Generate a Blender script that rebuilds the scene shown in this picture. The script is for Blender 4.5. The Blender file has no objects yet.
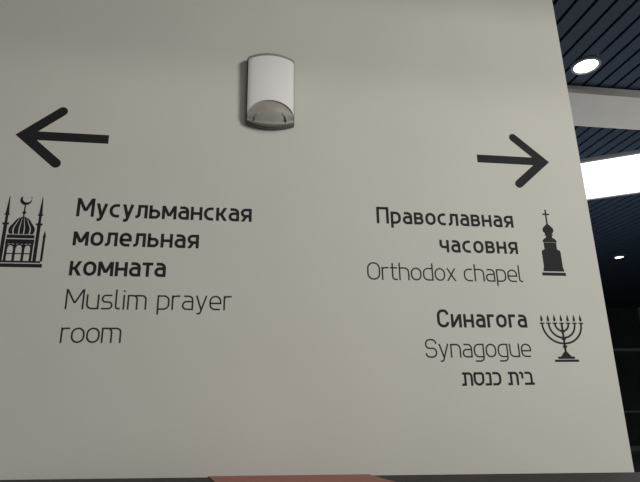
import bpy, bmesh, math
from mathutils import Vector, Matrix
sc=bpy.context.scene
sc.view_settings.view_transform='Standard'
# ---------------------------------------------------------------- materials
def mat(name,col,rough=.6,metal=0,emit=None,es=0,noise=None,bump=0,nscale=8,spec=.5):
    m=bpy.data.materials.new(name);m.use_nodes=True
    nt=m.node_tree;b=nt.nodes['Principled BSDF']
    b.inputs['Base Color'].default_value=(*col,1);b.inputs['Roughness'].default_value=rough
    b.inputs['Metallic'].default_value=metal;b.inputs['Specular IOR Level'].default_value=spec
    if emit: b.inputs['Emission Color'].default_value=(*emit,1);b.inputs['Emission Strength'].default_value=es
    if noise is not None or bump:
        tc=nt.nodes.new('ShaderNodeTexCoord')
        n=nt.nodes.new('ShaderNodeTexNoise');n.inputs['Scale'].default_value=nscale;n.inputs['Detail'].default_value=6
        nt.links.new(tc.outputs['Object'],n.inputs['Vector'])
        if noise is not None:
            r=nt.nodes.new('ShaderNodeValToRGB')
            r.color_ramp.elements[0].position=.3;r.color_ramp.elements[1].position=.7
            r.color_ramp.elements[0].color=(*noise,1);r.color_ramp.elements[1].color=(*col,1)
            nt.links.new(n.outputs['Fac'],r.inputs['Fac']);nt.links.new(r.outputs['Color'],b.inputs['Base Color'])
        if bump:
            n2=nt.nodes.new('ShaderNodeTexNoise');n2.inputs['Scale'].default_value=180;n2.inputs['Detail'].default_value=3
            nt.links.new(tc.outputs['Object'],n2.inputs['Vector'])
            bp=nt.nodes.new('ShaderNodeBump');bp.inputs['Strength'].default_value=bump;bp.inputs['Distance'].default_value=.002
            nt.links.new(n2.outputs['Fac'],bp.inputs['Height']);nt.links.new(bp.outputs['Normal'],b.inputs['Normal'])
    return m
M_wall=mat('painted_wall',(.65,.63,.575),.75,noise=(.625,.605,.55),bump=.18,nscale=3,spec=.3)
M_ink=mat('black_vinyl',(.018,.018,.020),.7,noise=(.022,.022,.024),spec=.2)
M_inkl=mat('grey_vinyl',(.03,.03,.032),.7,noise=(.036,.036,.037),spec=.2)
M_white=mat('white_plastic',(.84,.83,.80),.35,noise=(.82,.81,.78))
M_grey=mat('grey_plastic',(.33,.32,.29),.4,noise=(.31,.30,.27))
M_lens=mat('smoked_lens',(.36,.34,.30),.3,noise=(.31,.29,.26),nscale=30)
M_back=mat('dark_plastic',(.14,.13,.115),.5,noise=(.12,.11,.10))
M_ceil=mat('dark_blue_ceiling',(.034,.052,.082),.6,noise=(.028,.044,.07))
M_slat=mat('blue_slat',(.036,.055,.088),.6,noise=(.03,.047,.076),spec=.25)
M_beam=mat('beige_beam',(.66,.64,.58),.6,noise=(.62,.60,.54))
M_floor=mat('stone_floor',(.16,.155,.15),.25,noise=(.12,.118,.115))
M_dark=mat('dark_glass',(.03,.034,.033),.15,noise=(.06,.068,.064),nscale=1)
M_frame=mat('dark_frame',(.05,.05,.05),.4,noise=(.04,.04,.04))
M_mull=mat('grey_mullion',(.26,.27,.26),.4,noise=(.22,.23,.22))
M_lum=mat('luminous_panel',(.9,.9,.9),.5,emit=(1,.99,.96),es=2.0)
M_lamp=mat('lamp_glow',(.9,.9,.9),.5,emit=(1,.98,.92),es=6)
M_ring=mat('lamp_ring',(.35,.36,.38),.4,noise=(.3,.3,.32))
M_red=mat('red_print',(.38,.12,.09),.5,noise=(.34,.10,.075))
M_stand=mat('brown_stand',(.028,.023,.020),.6,noise=(.022,.018,.016),spec=.25)
# ---------------------------------------------------------------- helpers
def obj(name,bm,m,parent=None,smooth=False):
    bmesh.ops.recalc_face_normals(bm,faces=bm.faces[:])
    me=bpy.data.meshes.new(name);bm.to_mesh(me);bm.free();me.materials.append(m)
    o=bpy.data.objects.new(name,me);sc.collection.objects.link(o)
    if parent: o.parent=parent
    if smooth:
        for p in me.polygons:p.use_smooth=True
    return o
def empty(name):
    e=bpy.data.objects.new(name,None);sc.collection.objects.link(e);return e
def bx(bm,x0,x1,y0,y1,z0,z1):
    vs=[bm.verts.new((x,y,z)) for z in(z0,z1) for y in(y0,y1) for x in(x0,x1)]
    for q in((0,2,3,1),(4,5,7,6),(0,1,5,4),(2,6,7,3),(0,4,6,2),(1,3,7,5)): bm.faces.new([vs[i] for i in q])
def box(name,x0,x1,y0,y1,z0,z1,m,parent=None,bev=0):
    bm=bmesh.new();bx(bm,x0,x1,y0,y1,z0,z1)
    if bev: bmesh.ops.bevel(bm,geom=bm.edges[:],offset=bev,segments=3,affect='EDGES')
    return obj(name,bm,m,parent)
TH=.0005;BK=.0004
LAY=[0]
def lay():
    """each vinyl piece sits a few microns apart so nothing is coplanar"""
    LAY[0]=(LAY[0]+1)%12;return -TH-LAY[0]*1.5e-5
def prism(bm,pts):
    y=lay()
    f=[bm.verts.new((a,y,b)) for a,b in pts];g=[bm.verts.new((a,BK,b)) for a,b in pts]
    bm.faces.new(f)
    n=len(pts)
    for i in range(n):
        j=(i+1)%n;bm.faces.new((f[i],f[j],g[j],g[i]))
def fillet(pts,closed):
    out=[];n=len(pts)
    for i,p in enumerate(pts):
        x,y=p[0],p[1];r=p[2] if len(p)>2 else 0
        if (not closed and (i==0 or i==n-1)) or r<=0: out.append((x,y));continue
        P=Vector((x,y));A=Vector(pts[i-1][:2])-P;Bv=Vector(pts[(i+1)%n][:2])-P
        la,lb=A.length,Bv.length
        if la<1e-6 or lb<1e-6: out.append((x,y));continue
        A/=la;Bv/=lb;c=max(-1,min(1,A.dot(Bv)));ang=math.acos(c)
        if ang>3.1: out.append((x,y));continue
        d=r/math.tan(ang/2)
        pa=pts[i-1];pb=pts[(i+1)%n]
        fa=len(pa)>2 and pa[2]>0 and (closed or i-1>0);fb=len(pb)>2 and pb[2]>0 and (closed or i+1<n-1)
        d=min(d,la*(.5 if fa else 1),lb*(.5 if fb else 1));rr=d*math.tan(ang/2)
        C=P+(A+Bv).normalized()*(rr/math.sin(ang/2))
        s=P+A*d;e=P+Bv*d
        a0=math.atan2(s.y-C.y,s.x-C.x);a1=math.atan2(e.y-C.y,e.x-C.x)
        da=(a1-a0+math.pi)%(2*math.pi)-math.pi
        k=8
        for t in range(k+1):
            a=a0+da*t/k;out.append((C.x+rr*math.cos(a),C.y+rr*math.sin(a)))
    cl=[]
    for q in out:
        if not cl or (Vector(q)-Vector(cl[-1])).length>1e-5: cl.append(q)
    if closed and (Vector(cl[0])-Vector(cl[-1])).length<1e-5: cl.pop()
    return cl
def stroke(bm,pts,w,closed=False,T=lambda a:a,caps=False):
    """constant-width ribbon along a filleted path"""
    P=[Vector(q) for q in fillet(pts,closed)];n=len(P);Lf=[];Rt=[]
    for i in range(n):
        if closed: a=P[i-1];b=P[(i+1)%n]
        else: a=P[i-1] if i else None;b=P[i+1] if i<n-1 else None
        d1=(P[i]-a).normalized() if a is not None else None
        d2=(b-P[i]).normalized() if b is not None else None
        if d1 is None:d1=d2
        if d2 is None:d2=d1
        n1=Vector((-d1.y,d1.x));n2=Vector((-d2.y,d2.x));m=(n1+n2)
        if m.length<1e-6:m=n1
        m.normalize();k=min(1/max(.25,m.dot(n1)),2.2)
        Lf.append(P[i]+m*w/2*k);Rt.append(P[i]-m*w/2*k)
    y=lay()
    def V(q,yy): 
        a,b=T((q.x,q.y));return bm.verts.new((a,yy,b))
    lf=[V(q,y) for q in Lf];rf=[V(q,y) for q in Rt];lb=[V(q,BK) for q in Lf];rb=[V(q,BK) for q in Rt]
    for i in range(n if closed else n-1):
        j=(i+1)%n
        bm.faces.new((lf[i],rf[i],rf[j],lf[j]));bm.faces.new((lf[i],lf[j],lb[j],lb[i]));bm.faces.new((rf[i],rb[i],rb[j],rf[j]))
    if not closed:
        bm.faces.new((lf[0],lb[0],rb[0],rf[0]));bm.faces.new((lf[-1],rf[-1],rb[-1],lb[-1]))
        if caps:
            for c in(P[0],P[-1]): prism(bm,[T((c.x+w/2*math.cos(t*math.pi/8),c.y+w/2*math.sin(t*math.pi/8))) for t in range(16)])
# ---------------------------------------------------------------- DIN-like stroke alphabet
def glyph(ch,w):
    h=w/2;X=.74;C=1.0
    S=[];Dg=[]
    def s(*p,c=False):S.append((list(p),c))
    def d(*a):Dg.append(a)
    same={'о':'o','а':'a','е':'e','р':'p','с':'c','у':'y','М':'M','О':'O'}
    ch=same.get(ch,ch);B=h;T=X-h;L=h
    if ch==' ': W=.30
    elif ch=='o': W=.62;R=W-h;r=(R-L)/2;s((L,B,r),(R,B,r),(R,T,r),(L,T,r),c=True)
    elif ch=='c': W=.55;R=W-h*.8;r=.27;s((R,T),(L,T,r),(L,B,r),(R,B))
    elif ch=='y': W=.58;d(h*1.15,X,W/2,.0);s((W-h*1.15,X),(W*.40,B-.22,.10),(W*.12,B-.22))
    elif ch=='л': W=.60;R=W-h;s((R,0),(R,T),(.19,T),(.17,B,.14),(0,B))
    elif ch=='ь': W=.56;R=W-h;r=.2;s((L,X),(L,B),(R,B,r),(R,.44,r),(L,.44))
    elif ch=='м': W=.74;R=W-h;s((L,0),(L,X));s((R,0),(R,X));d(h*1.1,X,W/2,.16);d(W-h*1.1,X,W/2,.16)
    elif ch=='a': W=.56;R=W-h;m=.43;s((.09,T),(R,T,.2),(R,0));s((R,m),(L,m,.19),(L,B,.19),(R,B))
    elif ch=='н': W=.60;R=W-h;s((L,0),(L,X));s((R,0),(R,X));s((L,X/2),(R,X/2))
    elif ch=='к': W=.57;s((L,0),(L,X));s((L,.37),(.28,.37));d(.25,.34,W-h*1.2,X);d(.25,.40,W-h*1.1,0)
    elif ch=='я': W=.58;R=W-h;m=.31;s((R,0),(R,X));s((R,T),(L,T,.2),(L,m,.2),(R,m));d(.30,m,h*1.2,0)
    elif ch=='т': W=.52;s((0,T),(W,T));s((W/2,0),(W/2,T))
    elif ch=='e': W=.60;R=W-h;m=.35;s((L,m),(R,m),(R,T,.25),(L,T,.25),(L,B,.25),(R-.02,B))
    elif ch=='p': W=.60;R=W-h;r=.24;s((L,-.24),(L,X));s((L,T),(R,T,r),(R,B,r),(L,B))
    elif ch=='в': W=.57;R=W-h;m=.385;s((L,0),(L,X));s((L,T),(R-.03,T,.15),(R-.03,m,.15),(L,m));s((L,m),(R,m,.16),(R,B,.16),(L,B))
    elif ch=='ч': W=.56;R=W-h;s((R,0),(R,X));s((L,X),(L,.31,.16),(R,.31))
    elif ch=='и': W=.61;R=W-h;s((L,0),(L,X));s((R,0),(R,X));d(L*1.1,0.02,R*.98,X-.02)
    elif ch=='г': W=.42;s((L,0),(L,T),(W,T))
    elif ch=='П': W=.72;R=W-h;T=C-h;s((L,0),(L,T),(R,T),(R,0))
    elif ch=='M': W=.86;R=W-h;s((L,0),(L,C));s((R,0),(R,C));d(h*1.15,C,W/2,.30);d(W-h*1.15,C,W/2,.30)
    elif ch=='С': W=.68;R=W-h;T=C-h;s((R,.70),(R,T,.26),(L,T,.28),(L,B,.28),(R,B,.26),(R,.30))
    elif ch=='O': W=.74;R=W-h;T=C-h;s((L,B,.32),(R,B,.32),(R,T,.32),(L,T,.32),c=True)
    elif ch=='S': W=.66;R=W-h;T=C-h;m=.5;s((R-.01,.74),(R-.01,T,.22),(L,T,.24),(L,m,.2),(R,m,.22),(R,B,.24),(L-.0,B,.22),(L,.24))
    elif ch=='u': W=.60;R=W-h;s((L,X),(L,B,.24),(R,B,.10),(R,.2));s((R,0),(R,X))
    elif ch=='n': W=.60;R=W-h;s((L,0),(L,X));s((L,.55),(L,T,.1),(R,T,.24),(R,0))
    elif ch=='h': W=.60;R=W-h;s((L,0),(L,C));s((L,.55),(L,T,.1),(R,T,.24),(R,0))
    elif ch=='m': W=.92;R=W-h;c=W/2;s((L,0),(L,X));s((L,T),(c,T,.19),(c,0));s((c-.1,T),(R,T,.19),(R,0))
    elif ch=='r': W=.40;s((L,0),(L,X));s((L,.5),(L,T,.15),(W,T))
    elif ch=='s': W=.54;R=W-h;m=X/2;s((R-.01,T),(L,T,.17),(L,m,.17),(R,m,.17),(R,B,.17),(.01,B))
    elif ch=='l': W=.25;s((L,C),(L,B,.13),(W,B))
    elif ch=='i': W=w+.04;c=W/2;s((c,0),(c,X));s((c,.88),(c,.88+w*1.1))
    elif ch=='t': W=.42;c=.10+h;s((c,.97),(c,B,.15),(W,B));s((0,T),(W,T))
    elif ch=='d': W=.60;R=W-h;r=.26;s((R,0),(R,C));s((R,T),(L,T,r),(L,B,r),(R,B))
    elif ch=='g': W=.60;R=W-h;r=.26;s((R,X),(R,B-.23,.2),(L+.03,B-.23));s((R,T),(L,T,r),(L,B,r),(R,B))
    elif ch=='x': W=.56;d(h*1.2,0,W-h*1.2,X);d(h*1.2,X,W-h*1.2,0)
    elif ch=='ב': W=.60;s((.04,T),(W-.17,T,.16),(W-.17,B));s((0,B),(W,B))
    elif ch=='י': W=.26;R=W-h;s((.02,T),(R,T,.08),(R,.36))
    elif ch=='ת': W=.66;R=W-h;s((.04,T),(R,T,.18),(R,0));s((.21,T),(.21,B),(0,B))
    elif ch=='כ': W=.54;R=W-h;s((.03,T),(R,T,.22),(R,B,.22),(.03,B))
    elif ch=='נ': W=.38;R=W-h;s((.06,T),(R,T,.1),(R,B),(0,B))
    elif ch=='ס': W=.64;R=W-h;s((L*.6,T),(R,T,.12),(R,B,.3),(L,B,.3),(L,T-.02))
    else: W=.5
    return W,S,Dg
def text(name,txt,x0,x1,z,cap,w,m,parent):
    gs=[glyph(c,w) for c in txt];tot=sum(g[0] for g in gs)
    tr=((x1-x0)/cap-tot)/(len(txt)-1)
    bm=bmesh.new();cx=0
    for W,S,Dg in gs:
        T=lambda a,cx=cx:(x0+(a[0]+cx)*cap,z+a[1]*cap)
        for p,c in S: stroke(bm,p,w,c,T)
        for a,b,c,e in Dg:
            k=w/2*math.hypot(c-a,e-b)/abs(e-b)
            prism(bm,[T(q) for q in((a-k,b),(a+k,b),(c+k,e),(c-k,e))])
        cx+=W+tr
    return obj(name,bm,m,parent)
# ---------------------------------------------------------------- signs on the wall (y=0 plane)
CAP=.056;WB=.152;WL=.080
sg=empty('muslim_prayer_room_sign')
text('line_1','Мусульманская',-.472,.028,2.106,CAP,WB,M_ink,sg)
text('line_2','молельная',-.472,-.124,2.019,CAP,WB,M_ink,sg)
text('line_3','комната',-.472,-.212,1.932,CAP,WB,M_ink,sg)
text('line_4','Muslim prayer',-.472,-.024,1.838,CAP,WL,M_inkl,sg)
text('line_5','room',-.474,-.318,1.747,CAP,WL,M_inkl,sg)
def arrow(name,tip,dirn,z):
    bm=bmesh.new();w=.0285
    stroke(bm,[(tip+dirn*.010,z),(tip+dirn*.256,z)],w)
    stroke(bm,[(tip+dirn*.116,z+.086),(tip+dirn*.016,z),(tip+dirn*.116,z-.086)],w,caps=True)
    return obj(name,bm,M_ink)
arrow('direction_arrow',-.662,1,2.354);arrow('direction_arrow.001',1.032,-1,2.357)
# mosque pictogram
bm=bmesh.new();cx=-.611
def rc(x0,x1,z0,z1): prism(bm,[(cx+x0,z0),(cx+x1,z0),(cx+x1,z1),(cx+x0,z1)])
rc(-.066,.066,1.953,1.963);rc(-.061,.061,1.966,1.971)
for s_ in(-1,1):
    q=.044*s_
    rc(q-.0045,q+.0045,1.971,2.075);rc(q-.0085,q+.0085,2.075,2.081);rc(q-.0035,q+.0035,2.081,2.104);rc(q-.007,q+.007,2.104,2.108)
    prism(bm,[(cx+q-.0045,2.108),(cx+q+.0045,2.108),(cx+q+.0008,2.160),(cx+q-.0008,2.160)])
    rc(s_*.062-.003,s_*.062+.003,1.971,2.04)
    prism(bm,[(cx+s_*.062-.0045,2.04),(cx+s_*.062+.0045,2.04),(cx+s_*.062,2.06)])
rc(-.036,.036,2.036,2.046);rc(-.037,.037,2.020,2.033)
for c in(-.033,-.0115,.0115,.033): rc(c-.0033,c+.0033,1.971,2.022)
for c,r in((-.0222,.0095),(0,.0100),(.0222,.0095)):
    stroke(bm,[(cx+c+r*math.cos(math.pi*t/10),2.006+r*1.2*math.sin(math.pi*t/10)) for t in range(11)],.004)
for c in(-.0222,0,.0222): rc(c-.010,c+.010,1.990,1.993)
def dome(r,zb,ht,k0,k1,n=14):
    f=lambda t:(r*(1+.16*math.sin(math.pi*min(1,t*1.6)))*math.sqrt(max(0,1-t**1.9)))
    return [(cx+k0*f(t/n),zb+ht*t/n) for t in range(n)]+[(cx,zb+ht)]+[(cx+k1*f(t/n),zb+ht*t/n) for t in range(n-1,-1,-1)]
for k0,k1 in((-1,-.70),(-.60,-.24),(-.15,.15),(.24,.60),(.70,1)): prism(bm,dome(.031,2.048,.052,k0,k1))
rc(-.0018,.0018,2.098,2.135)
prism(bm,[(cx+.005*math.cos(t*math.pi/4),2.112+.005*math.sin(t*math.pi/4)) for t in range(8)])
R0=.0155;zc=2.150
cr=[(cx+R0*math.cos(a),zc+R0*math.sin(a)) for a in [math.radians(-215+t*250/16) for t in range(17)]]
ci=[(cx+.003+.0125*math.cos(a),zc+.0052+.0125*math.sin(a)) for a in [math.radians(-205+t*230/16) for t in range(17)]]
for i in range(16): prism(bm,[cr[i],cr[i+1],ci[i+1],ci[i]])
obj('mosque_pictogram',bm,M_ink,sg)
# orthodox sign
so=empty('orthodox_chapel_sign')
text('line_1','Православная',.417,.876,2.115,CAP*.98,WB,M_ink,so)
text('line_2','часовня',.617,.880,2.026,CAP*.98,WB,M_ink,so)
text('line_3','Orthodox chapel',.379,.885,1.934,CAP*.98,WL,M_inkl,so)
bm=bmesh.new();cx=.996
rc(-.042,.040,1.957,1.967)
prism(bm,[(cx-.037,1.971),(cx+.036,1.971),(cx+.034,1.984),(cx-.034,1.984)])
rc(-.033,.033,1.984,2.036)
prism(bm,[(cx-.033,2.036)]+[(cx+.033*math.cos(a),2.036+.012*math.sin(a)) for a in [math.pi*(1-t/10) for t in range(1,10)]]+[(cx+.033,2.036)])
rc(-.022,.022,2.046,2.068)
prism(bm,[(cx+.025*math.cos(a),2.069+.017*math.sin(a)) for a in [math.pi*t/12 for t in range(13)]])
rc(-.011,.011,2.080,2.094);rc(-.014,.014,2.092,2.097)
on=[(0.010,2.097),(.017,2.103),(.0195,2.110),(.017,2.118),(.009,2.126),(.003,2.131),(.0015,2.138)]
prism(bm,[(cx+a,b) for a,b in on]+[(cx-a,b) for a,b in on[::-1]])
rc(-.0025,.0025,2.13,2.182);rc(-.012,.012,2.163,2.168)
obj('chapel_pictogram',bm,M_ink,so)
# synagogue sign
ss=empty('synagogue_sign')
text('line_1','Синагога',.589,.879,1.791,CAP*.98,WB,M_ink,ss)
text('line_2','Synagogue',.545,.881,1.702,CAP*.98,WL,M_inkl,ss)
text('line_3','תסנכ תיב',.650,.879,1.621,CAP*.93,.130,M_ink,ss)
bm=bmesh.new();cx=.995
for r in(.066,.044,.0225):
    zt=1.803;rz=r*.98 if r<.06 else r*.92
    stroke(bm,[(cx+r*math.cos(a),zt-rz*math.sin(a)) for a in [math.pi*t/24 for t in range(25)]],.0058)
for q in(-.066,-.044,-.0225,0,.0225,.044,.066):
    rc(q-.0080,q+.0080,1.803,1.8070)
    prism(bm,[(cx+q-.003,1.8105),(cx+q+.003,1.8105),(cx+q+.004,1.818),(cx+q,1.832),(cx+q-.004,1.818)])
rc(-.0033,.0033,1.70,1.806)
for z_ in(1.780,1.757,1.733): prism(bm,[(cx+.0075*math.cos(t*math.pi/6),z_+.005*math.sin(t*math.pi/6)) for t in range(12)])
prism(bm,[(cx-.018,1.703),(cx+.018,1.703),(cx+.004,1.718),(cx-.004,1.718)])
rc(-.028,.028,1.696,1.703);rc(-.040,.040,1.687,1.694)
obj('menorah_pictogram',bm,M_ink,ss)
# ---------------------------------------------------------------- wall siren / strobe
sr=empty('wall_alarm_siren')
def shell(name,hw,cx,zlo,zhi,dep,m,nx=28,nz=20,y0=0):
    bm=bmesh.new();F=[];Bk=[]
    for i in range(nx+1):
        u=-1+2*i/nx;F.append([]);Bk.append([])
        for j in range(nz+1):
            t=j/nz;z=zlo(u)+(zhi(u)-zlo(u))*t
            F[-1].append(bm.verts.new((cx+hw*u,-dep(u,t),z)));Bk[-1].append(bm.verts.new((cx+hw*u,y0,z)))
    for i in range(nx):
        for j in range(nz): bm.faces.new((F[i][j],F[i+1][j],F[i+1][j+1],F[i][j+1]))
        bm.faces.new((F[i][0],Bk[i][0],Bk[i+1][0],F[i+1][0]));bm.faces.new((F[i][nz],F[i+1][nz],Bk[i+1][nz],Bk[i][nz]))
    for j in range(nz):
        bm.faces.new((F[0][j],F[0][j+1],Bk[0][j+1],Bk[0][j]));bm.faces.new((F[nx][j],Bk[nx][j],Bk[nx][j+1],F[nx][j+1]))
    o=obj(name,bm,m,sr,True)
    md=o.modifiers.new('es','EDGE_SPLIT');md.split_angle=math.radians(40)
    return o
dx=.0795;zB=2.422
rnd=lambda u:(1-abs(u)**14)
base=lambda u:.052-.010*u*u
lo=lambda u:zB+.016*u*u
hi=lambda u:2.676-.012*u*u
arch=lambda u:2.441+.057*math.sqrt(max(0,1-(u*.97)**2))
shell('back_plate',.077,dx,lambda u:lo(u)-.006,lambda u:hi(u)+.004,lambda u,t:.016,M_back)
shell('front_cover',.0735,dx,arch,lambda u:hi(u)-.018,lambda u,t:base(u)*(.90+.10*rnd(u))-.004*(1-t),M_white)
shell('top_cap',.0735,dx,lambda u:hi(u)-.0185,hi,lambda u,t:(base(u)-.002-.010*t*t),M_grey)
shell('strobe_lens',.0725,dx,lo,lambda u:arch(u)+.001,lambda u,t:base(u)-.010-.012*(1-t)**2+.003*math.sin(math.pi*t),M_lens)
shell('bottom_rim',.0735,dx,lambda u:lo(u)-.003,lambda u:lo(u)+.005,lambda u,t:base(u)-.016,M_grey,nz=3)
arc2=lambda u,k:2.430+(.057-k)*math.sqrt(max(0,1-(u)**2))
shell('inner_reflector',.050,dx,lambda u:lo(u)+.008,lambda u:arc2(u,.018),lambda u,t:.0405-.010*(1-t),M_grey,nz=8)
# ---------------------------------------------------------------- architecture
XE=1.157
box('wall_front',-3.2,XE,0,.22,0,4.0,M_wall)
box('floor',-3.2,14,-5,13,-.1,0,M_floor)
box('ceiling',-3.2,14,-5,13,4.035,4.16,M_ceil)
bm=bmesh.new()
x=-3.1
while x<13.8:
    bx(bm,x,x+.105,.3,12.6,4.01,4.034);x+=.13
obj('trim_1',bm,M_slat)   # ceiling slats
box('trim_2',-3.2,13.8,1.86,2.36,3.93,4.0,M_beam)  # ceiling beam
box('wall_back',-3.2,14,12.6,12.8,0,4.05,M_frame)
box('wall_right',13.8,14,-5,12.6,0,4.05,M_frame)
g=empty('window_1')
box('glass',-3,13.7,12.55,12.58,0.1,3.9,M_dark,g)
bm=bmesh.new()
for i in range(12): bx(bm,-2.6+i*1.45,-2.52+i*1.45,12.45,12.56,0,4.0)
bx(bm,-3,13.7,12.45,12.56,2.7,2.78);bx(bm,-3,13.7,12.45,12.56,0,.12);bx(bm,-3,13.7,12.45,12.56,1.0,1.05)
obj('mullions',bm,M_mull,g)
# luminous ceiling panel
a=Vector((.85,-.52,0)).normalized()
c0=Vector((3.85,3.06,0));wd=1.27
lp=empty('ceiling_light_panel')
def qbox(name,c0,a,s0,s1,t0,t1,z0,z1,m,parent,skew=0):
    pn=Vector((-a.y,a.x,0))
    bm=bmesh.new();c=[c0+a*s+pn*t for s,t in((s0+skew,t0),(s1+skew,t0),(s1,t1),(s0,t1))]
    lo_=[bm.verts.new((v.x,v.y,z0)) for v in c];h_=[bm.verts.new((v.x,v.y,z1)) for v in c]
    bm.faces.new(lo_);bm.faces.new(h_)
    for i in range(4): bm.faces.new((lo_[i],lo_[(i+1)%4],h_[(i+1)%4],h_[i]))
    return obj(name,bm,m,parent)
qbox('diffuser',c0,a,-.9,2.6,0,wd,3.985,4.008,M_lum,lp)
qbox('frame_near',c0,a,-.94,2.64,-.04,0,3.975,4.012,M_ring,lp);qbox('frame_far',c0,a,-.94,2.64,wd,wd+.04,3.975,4.012,M_ring,lp)
def downlight(x,y,r,name='ceiling_downlight'):
    e=empty(name);e.location=(x,y,4.0)
    bm=bmesh.new();bmesh.ops.create_cone(bm,cap_ends=True,segments=32,radius1=r,radius2=r,depth=.012);obj('lamp',bm,M_lamp,e)
    bm=bmesh.new();n=32
    rings=[(r*1.02,-.008),(r*1.2,-.012),(r*1.28,-.004),(r*1.28,.01)]
    V=[[bm.verts.new((q*math.cos(2*math.pi*i/n),q*math.sin(2*math.pi*i/n),z)) for i in range(n)] for q,z in rings]
    for k in range(3):
        for i in range(n): bm.faces.new((V[k][i],V[k][(i+1)%n],V[k+1][(i+1)%n],V[k+1][i]))
    obj('ring',bm,M_ring,e)
downlight(2.58,1.60,.085);downlight(7.0,6.98,.07,'ceiling_downlight.001')
downlight(4.9,11.0,.07,'ceiling_downlight.002')
# information stand standing at a slight angle under the sign (only its top edge shows)
st=empty('information_stand')
ea=Vector((1,-.195,0)).normalized();e0=Vector((-.555,-.042,0))
qbox('body',e0,ea,0.01,1.75,-.26,-.01,0,1.40,M_stand,st)
qbox('top_board',e0,ea,0,1.76,-.27,0,1.40,1.42,M_stand,st)
qbox('red_poster',e0,ea,.50,.88,-.272,.001,1.0,1.4225,M_red,st,.12)
# unseen baffle, added to keep the ceiling lamp off the upper wall
box('light_baffle',-3.2,3.0,-1.26,-1.2,3.07,4.03,M_wall)
# ---------------------------------------------------------------- lights
def area(name,loc,tgt,sx,sy,e,col):
    l=bpy.data.lights.new(name,'AREA');l.shape='RECTANGLE';l.size=sx;l.size_y=sy;l.energy=e;l.color=col
    o=bpy.data.objects.new(name,l);sc.collection.objects.link(o);o.location=loc
    o.rotation_euler=(Vector(tgt)-Vector(loc)).to_track_quat('-Z','Y').to_euler();return o
WARM=(1,.98,.93)
area('lamp_ceiling',(1.6,-3.6,3.95),(.6,0,1.6),2.0,.35,24,WARM)
area('fill_front',(2.9,-3.6,2.9),(.4,0,2.0),1.0,.9,98,WARM)  # added frontal fill for the sign wall, stands for no real lamp
area('lamp_far',(6,5,3.9),(6,5,0),3,3,60,(.9,.95,1))
area('fill_up',(4.2,3.2,.25),(4.2,3.2,4),3,3,75,(.95,.97,1))  # added fill from below to brighten beam and slats, no fixture there
wd_=bpy.data.worlds.new('world');sc.world=wd_;wd_.use_nodes=True
wd_.node_tree.nodes['Background'].inputs[0].default_value=(.5,.52,.55,1);wd_.node_tree.nodes['Background'].inputs[1].default_value=.4
# ---------------------------------------------------------------- camera
f=520.5;t,s_,r=math.radians(16.568),math.radians(8.931),math.radians(1.002)
F=Vector((math.sin(s_)*math.cos(t),math.cos(s_)*math.cos(t),math.sin(t)))
R=Vector((math.cos(s_),-math.sin(s_),0));U=R.cross(F)
R2=R*math.cos(r)-U*math.sin(r);U2=U*math.cos(r)+R*math.sin(r)
cd=bpy.data.cameras.new('camera');cam=bpy.data.objects.new('camera',cd);sc.collection.objects.link(cam)
m3=Matrix((R2,U2,-F)).transposed();cam.matrix_world=Matrix.Translation((0,-1.5,1.6))@m3.to_4x4()
cd.sensor_width=36;cd.lens=f*36/640;cd.clip_start=.01
sc.camera=cam
